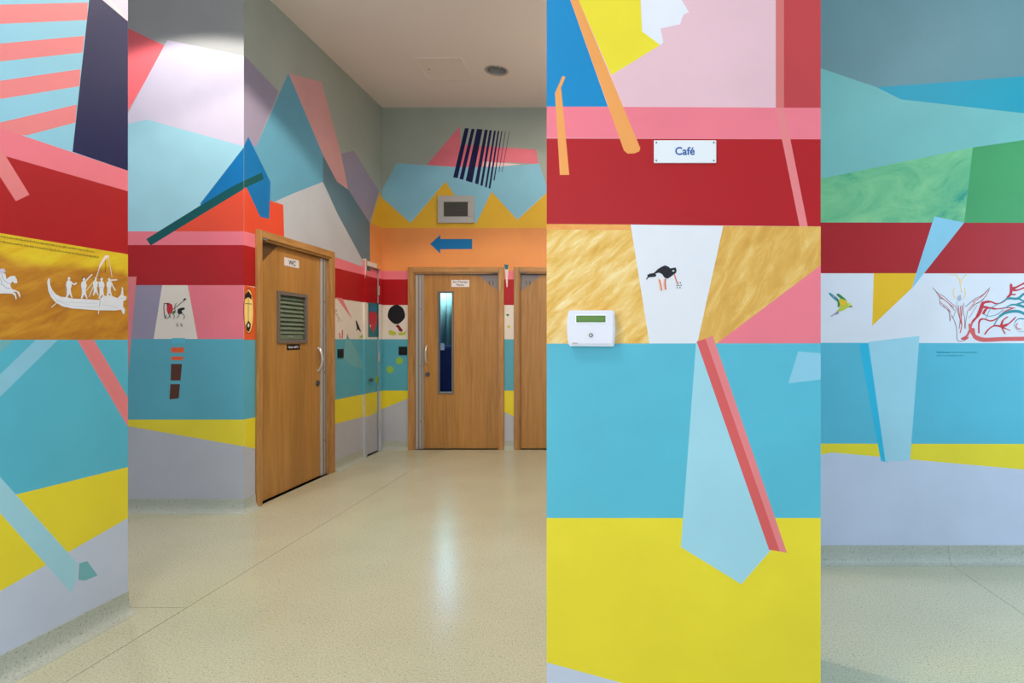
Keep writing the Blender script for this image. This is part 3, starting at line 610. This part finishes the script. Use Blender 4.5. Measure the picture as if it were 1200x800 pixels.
# ---- walls out of the photographed view, closing the rooms
MB().box((-.05, Y_RIGHT+.2, 0), (.12, Y_END, H)).build('wall_corridor_right', 'grey'); props(bpy.data.objects['wall_corridor_right'], 'corridor wall opposite the WC door, behind the pier', 'wall', kind='structure')
MB().box((-5.2, 2.46, 0), (-5.0, Y_REC+.2, H)).build('wall_recess_end', 'grey'); props(bpy.data.objects['wall_recess_end'], 'end wall of the side passage hidden behind the near left wall', 'wall', kind='structure')
MB().box((XR1, 2.3, 0), (XR1+.2, Y_RIGHT+.2, H)).box((XR1, -4, 0), (XR1+.2, -.5, H)).box((XR1, -.5, 0), (XR1+.2, 2.3, .6)).box((XR1, -.5, 3.2), (XR1+.2, 2.3, H)).build('wall_far_right', 'lavender')
props(bpy.data.objects['wall_far_right'], 'side wall with the window outside the picture on the right', 'wall', kind='structure')
m = MB(); m.box((-2.473, -4.2, 0), (XR1+.2, -4.0, .5)).box((-2.473, -4.2, 3.3), (XR1+.2, -4.0, H))
for a, b_ in ((-2.473, -2.45), (.75, 1.2), (3.6, XR1+.2)): m.box((a, -4.2, .5), (b_, -4.0, 3.3))
m.build('wall_rear', 'lavender'); props(bpy.data.objects['wall_rear'], 'glazed entrance wall behind the viewpoint', 'wall', kind='structure')

# ---- coved vinyl skirting
def skirt(name, plane, u0, u1, label, m0=0, m1=0):
    o_ = plane.c; pr = [(.0, .1), (.004, .1), (.005, .06), (.009, .034), (.018, .015), (.032, .005), (.05, .0012), (.05, 0), (0, 0)]
    m = MB(); s0 = [m.bm.verts.new(plane.at(u0-m0*d, z, d)) for d, z in pr]; s1 = [m.bm.verts.new(plane.at(u1+m1*d, z, d)) for d, z in pr]   # m0, m1: mitred outside corners
    for i in range(len(pr)):
        j = (i+1) % len(pr); m.bm.faces.new((s0[i], s0[j], s1[j], s1[i]))
    m.bm.faces.new(s0); m.bm.faces.new(s1)
    return props(m.build(name, 'cove_vinyl', smooth=True), label, 'skirting', kind='structure')
skirt('baseboard_left', PL, -4, 2.66, 'grey-green coved vinyl skirting along the near left wall')
skirt('baseboard_recess', PA, -5, X_COR, 'grey-green coved skirting left of the WC door', 0, 1)
skirt('baseboard_corridor', PB, Y_REC, D1A, 'short coved skirting between corner and WC door frame', 1, 0)
skirt('baseboard_corridor', PB, D1B, CB_A, 'coved skirting between WC door and narrow painted door')
skirt('baseboard_back', PE, X_COR, D3A, 'coved skirting left of the far oak door')
skirt('baseboard_back', PE, D3B, D4A, 'short coved skirting between the two far oak doors')
skirt('baseboard_back', PE, D4B, -.05, 'coved skirting right of the second far door, behind pier')
skirt('baseboard_centre', PC, XC0, XC1, 'coved skirting at the foot of the near pier')
skirt('baseboard_right', PR, -.05, PR.uv(1111.3, 0)[0]-.001, 'coved skirting of the far right wall, left of its joint')
skirt('baseboard_right', PR, PR.uv(1111.3, 0)[0]+.001, XR1, 'coved skirting of the far right wall, right of its joint')

# ------------------------------------------------------------------ doors
def slab(plane, u0, u1, z0, z1, o0, o1, bev=0):
    return MB().box(plane.at(u0, z0, o0), plane.at(u1, z1, o1), bev)
def pull(plane, u, z0, z1, out, parent, bow=.042):
    """D-shaped bar pull"""
    pts = []
    for i in range(13):
        t = i/12; pts.append(plane.at(u, z0+(z1-z0)*t, out+bow*math.sin(math.pi*t)**.6))
    return MB().tube(pts, .0115, 10).build('handle', 'bright_steel', parent, True)
def lock(plane, u, z, out, parent):
    m = MB().cyl(plane.at(u, z, out), plane.at(u, z, out+.012), .026, .024)
    o = m.build('lock_rose', 'screw', parent, True)
    return o
def oak_door(name, plane, A, B, top, label, guard_right=False, guard=.10, hinge_plate=True):
    """frame outer edges A..B; a leaf set back in the frame, an aluminium finger guard on one side"""
    d = empty(name, plane.at((A+B)/2, 0), label, 'door', kind='structure')
    fw = .058
    slab(plane, A, A+fw, 0, top, -.002, .02, .004).build('architrave', 'oak_frame', d)
    slab(plane, B-fw, B, 0, top, -.002, .02, .004).build('architrave', 'oak_frame', d)
    slab(plane, A+fw+.001, B-fw-.001, top-fw, top, -.002, .02, .004).build('head_architrave', 'oak_rail', d)
    ia, ib, it = A+fw, B-fw, top-fw
    slab(plane, ia-.006, ia+.012, 0, it, -.14, .006).build('jamb', 'oak_frame', d)
    slab(plane, ib-.012, ib+.006, 0, it, -.14, .006).build('jamb', 'oak_frame', d)
    slab(plane, ia+.013, ib-.013, it-.016, it+.006, -.14, .006).build('head_jamb', 'oak_rail', d)
    la, lb, lt = ia+.014, ib-.014, it-.022
    if guard:
        ga, gb = (lb-guard, lb) if guard_right else (la, la+guard)
        if guard_right: lb = ga-.003
        else: la = gb+.003
        g = slab(plane, ga, gb, .004, lt+.002, -.05, -.022, .002).build('finger_guard', 'steel', d)
        for q, mt in ((.12, 'bright_steel'), (.42, 'grey_frame'), (.8, 'grey_frame')):
            c = ga+(gb-ga)*q; slab(plane, c-.004, c+.004, .004, lt, -.024, -.018, .001).build('guard_rib', mt, g)
        for z in (.32, .95, 1.6):
            MB().cyl(plane.at((ga+gb)/2+.012, z, -.023), plane.at((ga+gb)/2+.012, z, -.019), .006, n=10).build('screw', 'screw', g)
    return d, la, lb, lt

# door_1: WC
d1, la, lb, lt = oak_door('door_1', PB, D1A, D1B, DH, 'oak WC door with green louvre panel and sign, in the corridor side wall', True, .11)
PLf = Plane('X', X_COR-.03)                   # front face of the leaf
ua = PLf.uv(324.5, 341)[0]; ub = PLf.uv(359.2, 341)[0]; za, zb = 1.222, 1.645
leaf = MB()
for u0, u1, z0, z1 in ((la, lb, .008, za+.02), (la, lb, zb-.02, lt), (la, ua+.02, za+.02, zb-.02), (ub-.02, lb, za+.02, zb-.02)): leaf.box(PLf.at(u0, z0), PLf.at(u1, z1, -.044))
leaf = leaf.build('leaf', 'oak_veneer', d1)
m = MB(); fw = .03
for u0, u1, z0, z1 in ((ua, ub, za, za+fw), (ua, ub, zb-fw, zb), (ua, ua+fw, za+fw, zb-fw), (ub-fw, ub, za+fw, zb-fw)): m.box(PLf.at(u0, z0, -.01), PLf.at(u1, z1, .012), .002)
lv = m.build('louvre_frame', 'grey_frame', d1)
MB().box(PLf.at(ua+fw-.004, za+fw-.004, -.034), PLf.at(ub-fw+.004, zb-fw+.004, -.04)).build('louvre_back', 'louvre_dark', lv)
ns = 9; z_lo = za+fw+.045; st = (zb-fw-z_lo)/ns
MB().box(PLf.at(ua+fw+.002, za+fw+.002, -.02), PLf.at(ub-fw-.002, z_lo-.004, -.012)).build('louvre_plate', 'louvre_green', lv)
for i in range(ns):
    z = z_lo+i*st
    p = [PLf.at(ua+fw+.001, z, -.006), PLf.at(ua+fw+.001, z+st*.98, -.028), PLf.at(ua+fw+.001, z+st*.98+.003, -.026), PLf.at(ua+fw+.001, z+.004, -.003)]
    MB().prism(p, (0, ub-ua-2*fw-.002, 0)).build('louvre_slat', 'louvre_green', lv)
u, z = PLf.uv(340.8, 393); MB().cyl(PLf.at(u, za+.055, -.013), PLf.at(u, za+.055, .008), .008, n=14).build('louvre_knob', 'bright_steel', lv, True)
def plate_px(plane, x0, y0, x1, y1, th, name, mat, parent, out0=0, bev=.001):
    a = plane.uv(x0, y0); b = plane.uv(x1, y1)
    return MB().box(plane.at(a[0], a[1], out0), plane.at(b[0], b[1], out0+th), bev).build(name, mat, parent)
u0, z0 = PLf.uv(333, 301); u1, z1 = PLf.uv(350, 314.4)
sg = plate_px(PLf, 333, 301, 350, 314.6, .003, 'sign', 'sign_cream', d1)
lettering('lettering', 'WC', .058, PLf, (u0+u1)/2+.005, (z0+z1)/2-.021, .0034, 'letter_dark', sg, .001)
pl = plate_px(PLf, 336, 403.3, 351, 409.6, .003, 'name_plate', 'plastic_black', d1)
a = PLf.uv(336, 403.3); b = PLf.uv(351, 409.6)
word_lines([(0, 1)], PLf.shift(.003), a[0]+.02, b[0]-.03, (a[1]+b[1])/2-.009, .016, .02, 'white', pl, seed=2)
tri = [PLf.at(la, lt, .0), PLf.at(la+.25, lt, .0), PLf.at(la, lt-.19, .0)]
MB().prism(tri, (.002, 0, 0)).build('corner_triangle', 'corner_brown', d1)  # dark brown triangle over the leaf's top corner
u, z = PLf.uv(371, 421); pull(PLf, lb-.035, z-.105, z+.105, .0, d1)
lock(PLf, lb-.045, PLf.uv(371, 448.8)[1], 0, d1)
slab(PB, D1A+.06, D1A+.115, DH-.072, DH-.05, .003, .024, .002).build('closer', 'grey_frame', d1)

# door_3 and door_4: far end wall
def far_door(name, A, B, label, window, mirror):
    d, la, lb, lt = oak_door(name, PE, A, B, EH, label, mirror, .094)
    P_ = Plane('Y', Y_END+.03)
    if window:
        wa, wbb, w0, w1 = P_.uv(512.9, 461)[0], P_.uv(531.8, 461)[0], P_.uv(0, 461.3)[1], P_.uv(0, 341)[1]
        m = MB()
        for u0, u1, z0, z1 in ((la, lb, .008, w0+.01), (la, lb, w1-.01, lt), (la, wa+.01, w0+.01, w1-.01), (wbb-.01, lb, w0+.01, w1-.01)): m.box(P_.at(u0, z0), P_.at(u1, z1, -.044))
        m.build('leaf', 'oak_veneer', d)
        m = MB(); f = .022
        for u0, u1, z0, z1 in ((wa, wbb, w0, w0+f), (wa, wbb, w1-f, w1), (wa, wa+f, w0+f, w1-f), (wbb-f, wbb, w0+f, w1-f)): m.box(P_.at(u0, z0, -.03), P_.at(u1, z1, .01), .002)
        fr = m.build('window_frame', 'grey_frame', d)
        MB().box(P_.at(wa+f-.004, w0+f-.004, -.012), P_.at(wbb-f+.004, w1-f+.004, -.018)).build('pane', 'glass', fr)
        s = plate_px(P_, 529, 328, 550, 336.2, .003, 'sign', 'sign_cream', d, bev=.0012)
        u, z = P_.uv(539.5, 332); lettering('lettering', 'Art Therapy\nRoom', .034, P_, u, z+.007, .0034, 'letter_dark', s, .0004)
    else:
        MB().box(P_.at(la, .008), P_.at(lb, lt, -.044)).build('leaf', 'oak_veneer', d)
    hs = lb-.03 if mirror else la+.03
    zt = P_.uv(0, 404.5)[1]; zl = P_.uv(0, 426.5)[1]; pull(P_, hs, zl, zt, 0, d)
    lock(P_, hs+(-.012 if mirror else .012), P_.uv(0, 438.5)[1], 0, d)
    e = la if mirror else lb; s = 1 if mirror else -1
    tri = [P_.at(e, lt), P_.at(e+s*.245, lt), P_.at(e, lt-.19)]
    cp = MB().prism(tri, (0, -.002, 0)).build('corner_triangle', 'corner_triangle', d)  # grey triangle over the leaf's top corner
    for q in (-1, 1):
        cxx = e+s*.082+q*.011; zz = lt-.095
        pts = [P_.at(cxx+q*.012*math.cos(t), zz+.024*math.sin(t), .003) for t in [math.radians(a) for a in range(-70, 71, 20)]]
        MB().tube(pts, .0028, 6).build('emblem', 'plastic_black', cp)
    slab(PE, e-s*.0, e+s*.062, EH-.066, EH-.05, .003, .024, .002).build('closer', 'grey_frame', d)
    return d
far_door('door_3', D3A, D3B, 'oak door with narrow vision window and small sign at the corridor end', True, False)
far_door('door_4', D4A, D4B, 'plain oak door at the corridor end, half hidden by the near pier', False, True)

# door_2: narrow cupboard door painted over with the mural
d2 = empty('door_2', PB.at((CB_A+CB_B)/2, 0), 'narrow cupboard door painted over with the mural bands, at the corridor corner', 'door', kind='structure')
def painted_box(name, u0, u1, z0, z1, o0, o1, layers, parent):
    """a box whose front face carries the mural"""
    pl = PB.shift(o1); ol = rect(u0, z0, u1, z1)
    co, fs, idx, mats = paint_faces(pl, ol, [], layers)
    k = len(co); bi = len(mats); mats.append('cream')
    q = [(u0, z0), (u1, z0), (u1, z1), (u0, z1)]
    # sides follow the same bands, cut at each band height
    zs = sorted({z0, z1, *[z for z in (Z_BLUE0, Z_PAN0, Z_RED0, Z_PINK0, Z_PINK1) if z0 < z < z1]})
    for uu in (u0, u1):
        for za_, zb_ in zip(zs, zs[1:]):
            zm = (za_+zb_)/2; col = 'greylav' if zm < Z_BLUE0 else 'teal_blue' if zm < Z_PAN0 else 'cream' if zm < Z_RED0 else 'red' if zm < Z_PINK0 else 'pink'
            if col not in mats: mats.append(col)
            n = len(co); co += [PB.at(uu, za_, o0), PB.at(uu, zb_, o0), PB.at(uu, zb_, o1), PB.at(uu, za_, o1)]; fs.append([n, n+1, n+2, n+3]); idx.append(mats.index(col))
    for zz in (z0, z1):
        n = len(co); co += [PB.at(u0, zz, o0), PB.at(u1, zz, o0), PB.at(u1, zz, o1), PB.at(u0, zz, o1)]; fs.append([n, n+1, n+2, n+3]); idx.append(bi)
    me = bpy.data.meshes.new(name); me.from_pydata(co, [], fs); o = link(name, me, parent, mats)
    for p, i in zip(me.polygons, idx): p.material_index = i
    return o
cbl = [l for l in cor if l[0] not in ('salmon',)]
painted_box('architrave', CB_A, CB_A+.05, 0, CB_H, 0, .022, cbl, d2)
painted_box('architrave', CB_B-.05, CB_B, 0, CB_H, 0, .022, cbl, d2)
painted_box('head_architrave', CB_A+.051, CB_B-.051, CB_H-.05, CB_H, 0, .022, [('cream', rect(0, 0, 9, 4)), ('orange_band', rect(CB_A+.3, 0, 9, 4))], d2)
lf = painted_box('leaf', CB_A+.056, CB_B-.056, .012, CB_H-.056, -.04, -.012, cbl, d2)
figure('painted_heart', PB.shift(-.012), [('heartteal', bC((585, 118), (752, 132), (752, 628), (585, 632))), ('crimson', bC((597, 280), (620, 255), (650, 250), (700, 262), (722, 310), (715, 430), (690, 500), (660, 562), (625, 500), (600, 420))), ('flameyellow', bC((610, 450), (628, 450), (625, 485), (612, 480))), ('deepblue', bC((610, 200), (625, 180), (640, 220), (660, 175), (680, 220), (700, 185), (712, 215), (700, 240), (620, 240)))], d2, 'red heart on teal painted on the narrow cupboard door')
figure('painted_dot', PB.shift(-.012), [('lime', blob(442, 444.6, 2.6, 4.6))], d2)
u, z = PB.uv(433.4, 445); MB().cyl(PB.at(u, z, -.012), PB.at(u, z, .012), .008, n=12).cyl(PB.at(u, z, .008), PB.at(u, z, .034), .02, .016, 16).build('knob', 'screw', d2, True)
for zz in (.3, 1.05, 1.8): MB().cyl(PB.at(CB_B-.054, zz-.05, .004), PB.at(CB_B-.054, zz+.05, .004), .008, n=10).build('hinge', 'steel', d2, True)

# ------------------------------------------------------------------ things on the walls
s = empty('wall_sign', PC.at(*PC.uv(802.7, 191.4)), 'white screwed-on Café sign on the red band of the near pier', 'sign')
a, b = PC.uv(766.2, 191.4), PC.uv(839.2, 164.7)
MB().box(PC.at(a[0], a[1], .0), PC.at(b[0], b[1], .005), .0022).build('plate', 'sign_white', s)
u, z = PC.uv(802.3, 181.8); lettering('lettering', 'Café', .0355, PC, u, z, .0055, 'sign_blue', s, .0006, 'CENTER', .98)
for du, dz in ((.008, .008), (.008, -.008), (-.008, .008), (-.008, -.008)):
    uu = (a[0] if du > 0 else b[0])+du; zz = (a[1] if dz > 0 else b[1])+dz
    MB().cyl(PC.at(uu, zz, .004), PC.at(uu, zz, .0068), .0028, .0022, 12).build('screw', 'screw', s, True)

p = empty('control_panel', PC.at(*PC.uv(693, 405.5)), 'white wall-mounted control panel with green display and key switch on near pier', 'control panel')
q = cr(11.43, 655, 350)
def rounded(pts): return [PC.at(*PC.uv(x, y)) for x, y in q(*pts)]
outer = [(150, 160), (725, 160), (742, 180), (752, 280), (756, 400), (750, 520), (738, 625), (728, 636), (155, 632), (138, 600), (122, 500), (117, 400), (122, 290), (134, 185)]
m = MB().prism(rounded(outer), (0, -.026, 0)).build('housing', 'plastic_white', p)
inner = [(165, 178), (708, 178), (722, 200), (730, 290), (733, 400), (728, 510), (716, 600), (170, 600), (155, 560), (146, 480), (142, 400), (146, 290), (154, 200)]
MB().prism([(x, y-.026, z) for x, y, z in rounded(inner)], (0, -.006, 0)).build('cover', 'plastic_white', p)
def inset(x0, y0, x1, y1, o0, o1, name, mat, par):
    a_ = PC.uv(*q((x0, y1))[0]); b_ = PC.uv(*q((x1, y0))[0]); return MB().box(PC.at(a_[0], a_[1], o0), PC.at(b_[0], b_[1], o1), .0006).build(name, mat, par)
inset(228, 215, 645, 332, .03, .0335, 'display_surround', 'white_edge', p)
sc = inset(243, 230, 628, 318, .032, .0345, 'display', 'lcd_green', p)
inset(256, 246, 612, 302, .034, .0348, 'display_text_area', 'lcd_dark', sc)
ck = PC.uv(*q((435, 487))[0]); k = MB().cyl(PC.at(*ck, .031), PC.at(*ck, .036), .0065, .006, 18).build('key_switch', 'screw', p, True)
MB().cyl(PC.at(*ck, .035), PC.at(*ck, .0372), .0028, n=14).build('key_slot', 'bright_steel', k, True)
for x in (195, 686): MB().cyl(PC.at(*PC.uv(*q((x, 388))[0]), .031), PC.at(*PC.uv(*q((x, 388))[0]), .0335), .0022, n=10).build('cover_screw', 'white_edge', p)
inset(190, 585, 262, 600, .031, .0325, 'maker_label', 'steel', p)

v = empty('wall_vent', PE.at(*PE.uv(535, 261.2)), 'brushed metal ventilation grille above the blue arrow', 'vent')
a, b = PE.uv(513.5, 261.4), PE.uv(556.3, 229.7); ia, ib = PE.uv(520.5, 254), PE.uv(548.8, 237)
m = MB()
for u0, u1, z0, z1 in ((a[0], b[0], a[1], ia[1]), (a[0], b[0], ib[1], b[1]), (a[0], ia[0], ia[1], ib[1]), (ib[0], b[0], ia[1], ib[1])): m.box(PE.at(u0, z0), PE.at(u1, z1, .022), .002)
m.build('frame', 'vent_frame', v)
MB().box(PE.at(ia[0]-.003, ia[1]-.003), PE.at(ib[0]+.003, ib[1]+.003, .004)).build('backing', 'vent_dark', v)
for i in range(9):
    z = ia[1]+(i+.5)*(ib[1]-ia[1])/9; MB().box(PE.at(ia[0], z-.003, .004), PE.at(ib[0], z+.003, .014)).build('slat', 'vent_dark', v)

def black_plate(pl, x0, y0, x1, y1, label):
    t = empty('wall_plate', pl.at(*pl.uv((x0+x1)/2, y1)), label, 'wall plate')
    a, b = pl.uv(x0, y1), pl.uv(x1, y0)
    MB().box(pl.at(a[0], a[1]), pl.at(b[0], b[1], .009), .0015).build('plate', 'plastic_black', t)
    mx = (a[0]+b[0])/2; mz = (a[1]+b[1])/2
    MB().box(pl.at(mx-.018, mz-.018, .008), pl.at(mx+.018, mz+.018, .011), .001).build('button', 'louvre_dark', t)
black_plate(PB, 395.4, 408.7, 401.9, 419.2, 'small square black plate on the blue band right of the WC door')
black_plate(PE, 467.5, 406, 477.2, 415.8, 'small square black plate beside the far oak door frame')

# ------------------------------------------------------------------ ceiling
def downlight(x, y, label, lit=False):
    t = empty('downlight', (x, y, H), label, 'downlight', 'recessed ceiling downlights' if not lit else None)
    m = MB(); n = 32; prof = [(.116, 0), (.114, -.005), (.1, -.006), (.0925, -.001), (.0925, .004)]
    rings = [[m.bm.verts.new((x+r_*math.cos(2*math.pi*i/n), y+r_*math.sin(2*math.pi*i/n), H+z)) for i in range(n)] for r_, z in prof]
    for A, B in zip(rings, rings[1:]):
        for i in range(n): m.bm.faces.new((A[i], A[(i+1) % n], B[(i+1) % n], B[i]))
    m.build('trim_ring', 'steel', t, True)
    m = MB(); prof = [(.0925, .002), (.089, .05), (.08, .1), (.06, .135), (.001, .138)]
    rings = [[m.bm.verts.new((x+r_*math.cos(2*math.pi*i/n), y+r_*math.sin(2*math.pi*i/n), H+z)) for i in range(n)] for r_, z in prof]
    for A, B in zip(rings, rings[1:]):
        for i in range(n): m.bm.faces.new((A[i], A[(i+1) % n], B[(i+1) % n], B[i]))
    m.build('reflector', 'lamp_well', t, True)
    for k_ in (-1, 1):
        MB().cyl((x+k_*.02, y-.05, H+.06), (x+k_*.02, y+.05, H+.06), .009, n=10).build('tube', 'white_edge', t, True)
downlight(-1.247, 5.69, 'round chrome downlight recessed in the corridor ceiling', True)
for i, (x, y, pw, c, an) in enumerate(SPOTS[:2]): downlight(x, y, ('round downlight above the wall left of the WC door, out of frame', 'round downlight in the ceiling at the mouth of the corridor, out of frame')[i])
h = empty('access_hatch', (-1.72, 5.66, H), 'square flush access hatch in the corridor ceiling left of downlight', 'hatch')
hx0, hx1, hy0, hy1 = -1.985, -1.52, 5.43, 5.9
m = MB()
for a_, b_, c_, d_ in ((hx0, hx1, hy0, hy0+.02), (hx0, hx1, hy1-.02, hy1), (hx0, hx0+.02, hy0+.02, hy1-.02), (hx1-.02, hx1, hy0+.02, hy1-.02)): m.box((a_, c_, H-.007), (b_, d_, H))
m.build('frame', 'hatch_paint', h); MB().box((hx0+.022, hy0+.022, H-.003), (hx1-.023, hy1-.023, H)).build('panel', 'hatch_paint', h)
MB().cyl((-1.9, 5.66, H-.006), (-1.9, 5.66, H-.002), .007, n=12).build('catch', 'screw', h)
for x, y, pw, c in LAMPS:
    t = empty('unseen_ceiling_light', (x, y, H), 'square recessed ceiling light panel over the %s' % ('space before the pier, out of frame' if y < 1 else 'right alcove, out of frame' if x > 0 else 'corridor, added unseen behind the pier as fill'), 'ceiling light')
    m = MB()
    for a_, b_, c_, d_ in ((-.31, .31, -.31, -.29), (-.31, .31, .29, .31), (-.31, -.29, -.29, .29), (.29, .31, -.29, .29)): m.box((x+a_, y+c_, H-.03), (x+b_, y+d_, H))
    m.build('frame', 'white_edge', t); MB().box((x-.289, y-.289, H-.02), (x+.289, y+.289, H-.012)).build('diffuser', 'lamp_diffuser', t)

# ------------------------------------------------------------------ the room behind the vision window
MB().box((-4, 9.7, 0), (0, 9.9, H)).box((-4.1, Y_END+.15, 0), (-4, 9.9, H)).box((0, Y_END+.15, 0), (.1, 9.9, H)).build('wall_inner_room', 'room_wall')
props(bpy.data.objects['wall_inner_room'], 'dim blue walls of the room seen through the door window', 'wall', kind='structure')
m = MB(); n = 90; x0, x1 = -3.1, -1.9; pts = []
for i in range(n+1):
    t = i/n; pts.append((x0+(x1-x0)*t, 9.25+.05*math.sin(t*70)+.02*math.sin(t*31)))
A = [m.bm.verts.new((x, y, .95)) for x, y in pts]; B = [m.bm.verts.new((x, y, 2.5)) for x, y in pts]
for i in range(n): m.bm.faces.new((A[i], A[i+1], B[i+1], B[i]))
props(m.build('curtain', 'curtain_teal', None, True), 'pale teal pleated curtain seen through the door window', 'curtain')
cu = bpy.data.objects['curtain']; sm = cu.modifiers.new('thick', 'SOLIDIFY'); sm.thickness = .006
t = empty('armchair', (-2.4, 8.2, 0), 'navy blue armchair seen through the door window', 'chair')
MB().box((-2.8, 7.9, .18), (-2.0, 8.5, .5), .04).build('seat', 'navy_fabric', t); MB().box((-2.8, 8.42, .4), (-2.0, 8.6, 1.17), .05).build('backrest', 'navy_fabric', t)
for sx in (-2.8, -2.12): MB().box((sx, 7.9, .18), (sx+.12, 8.45, .66), .03).build('armrest', 'navy_fabric', t)
for sx in (-2.75, -2.05):
    for sy in (7.95, 8.5): MB().cyl((sx, sy, 0), (sx, sy, .19), .02, n=10).build('leg', 'steel', t)
t = MB().box((-2.66, 8.395, 1.1), (-2.6, 8.412, 1.2)).build('paper_card', 'paper'); props(t, 'small white card on the navy chair behind door window', 'card')
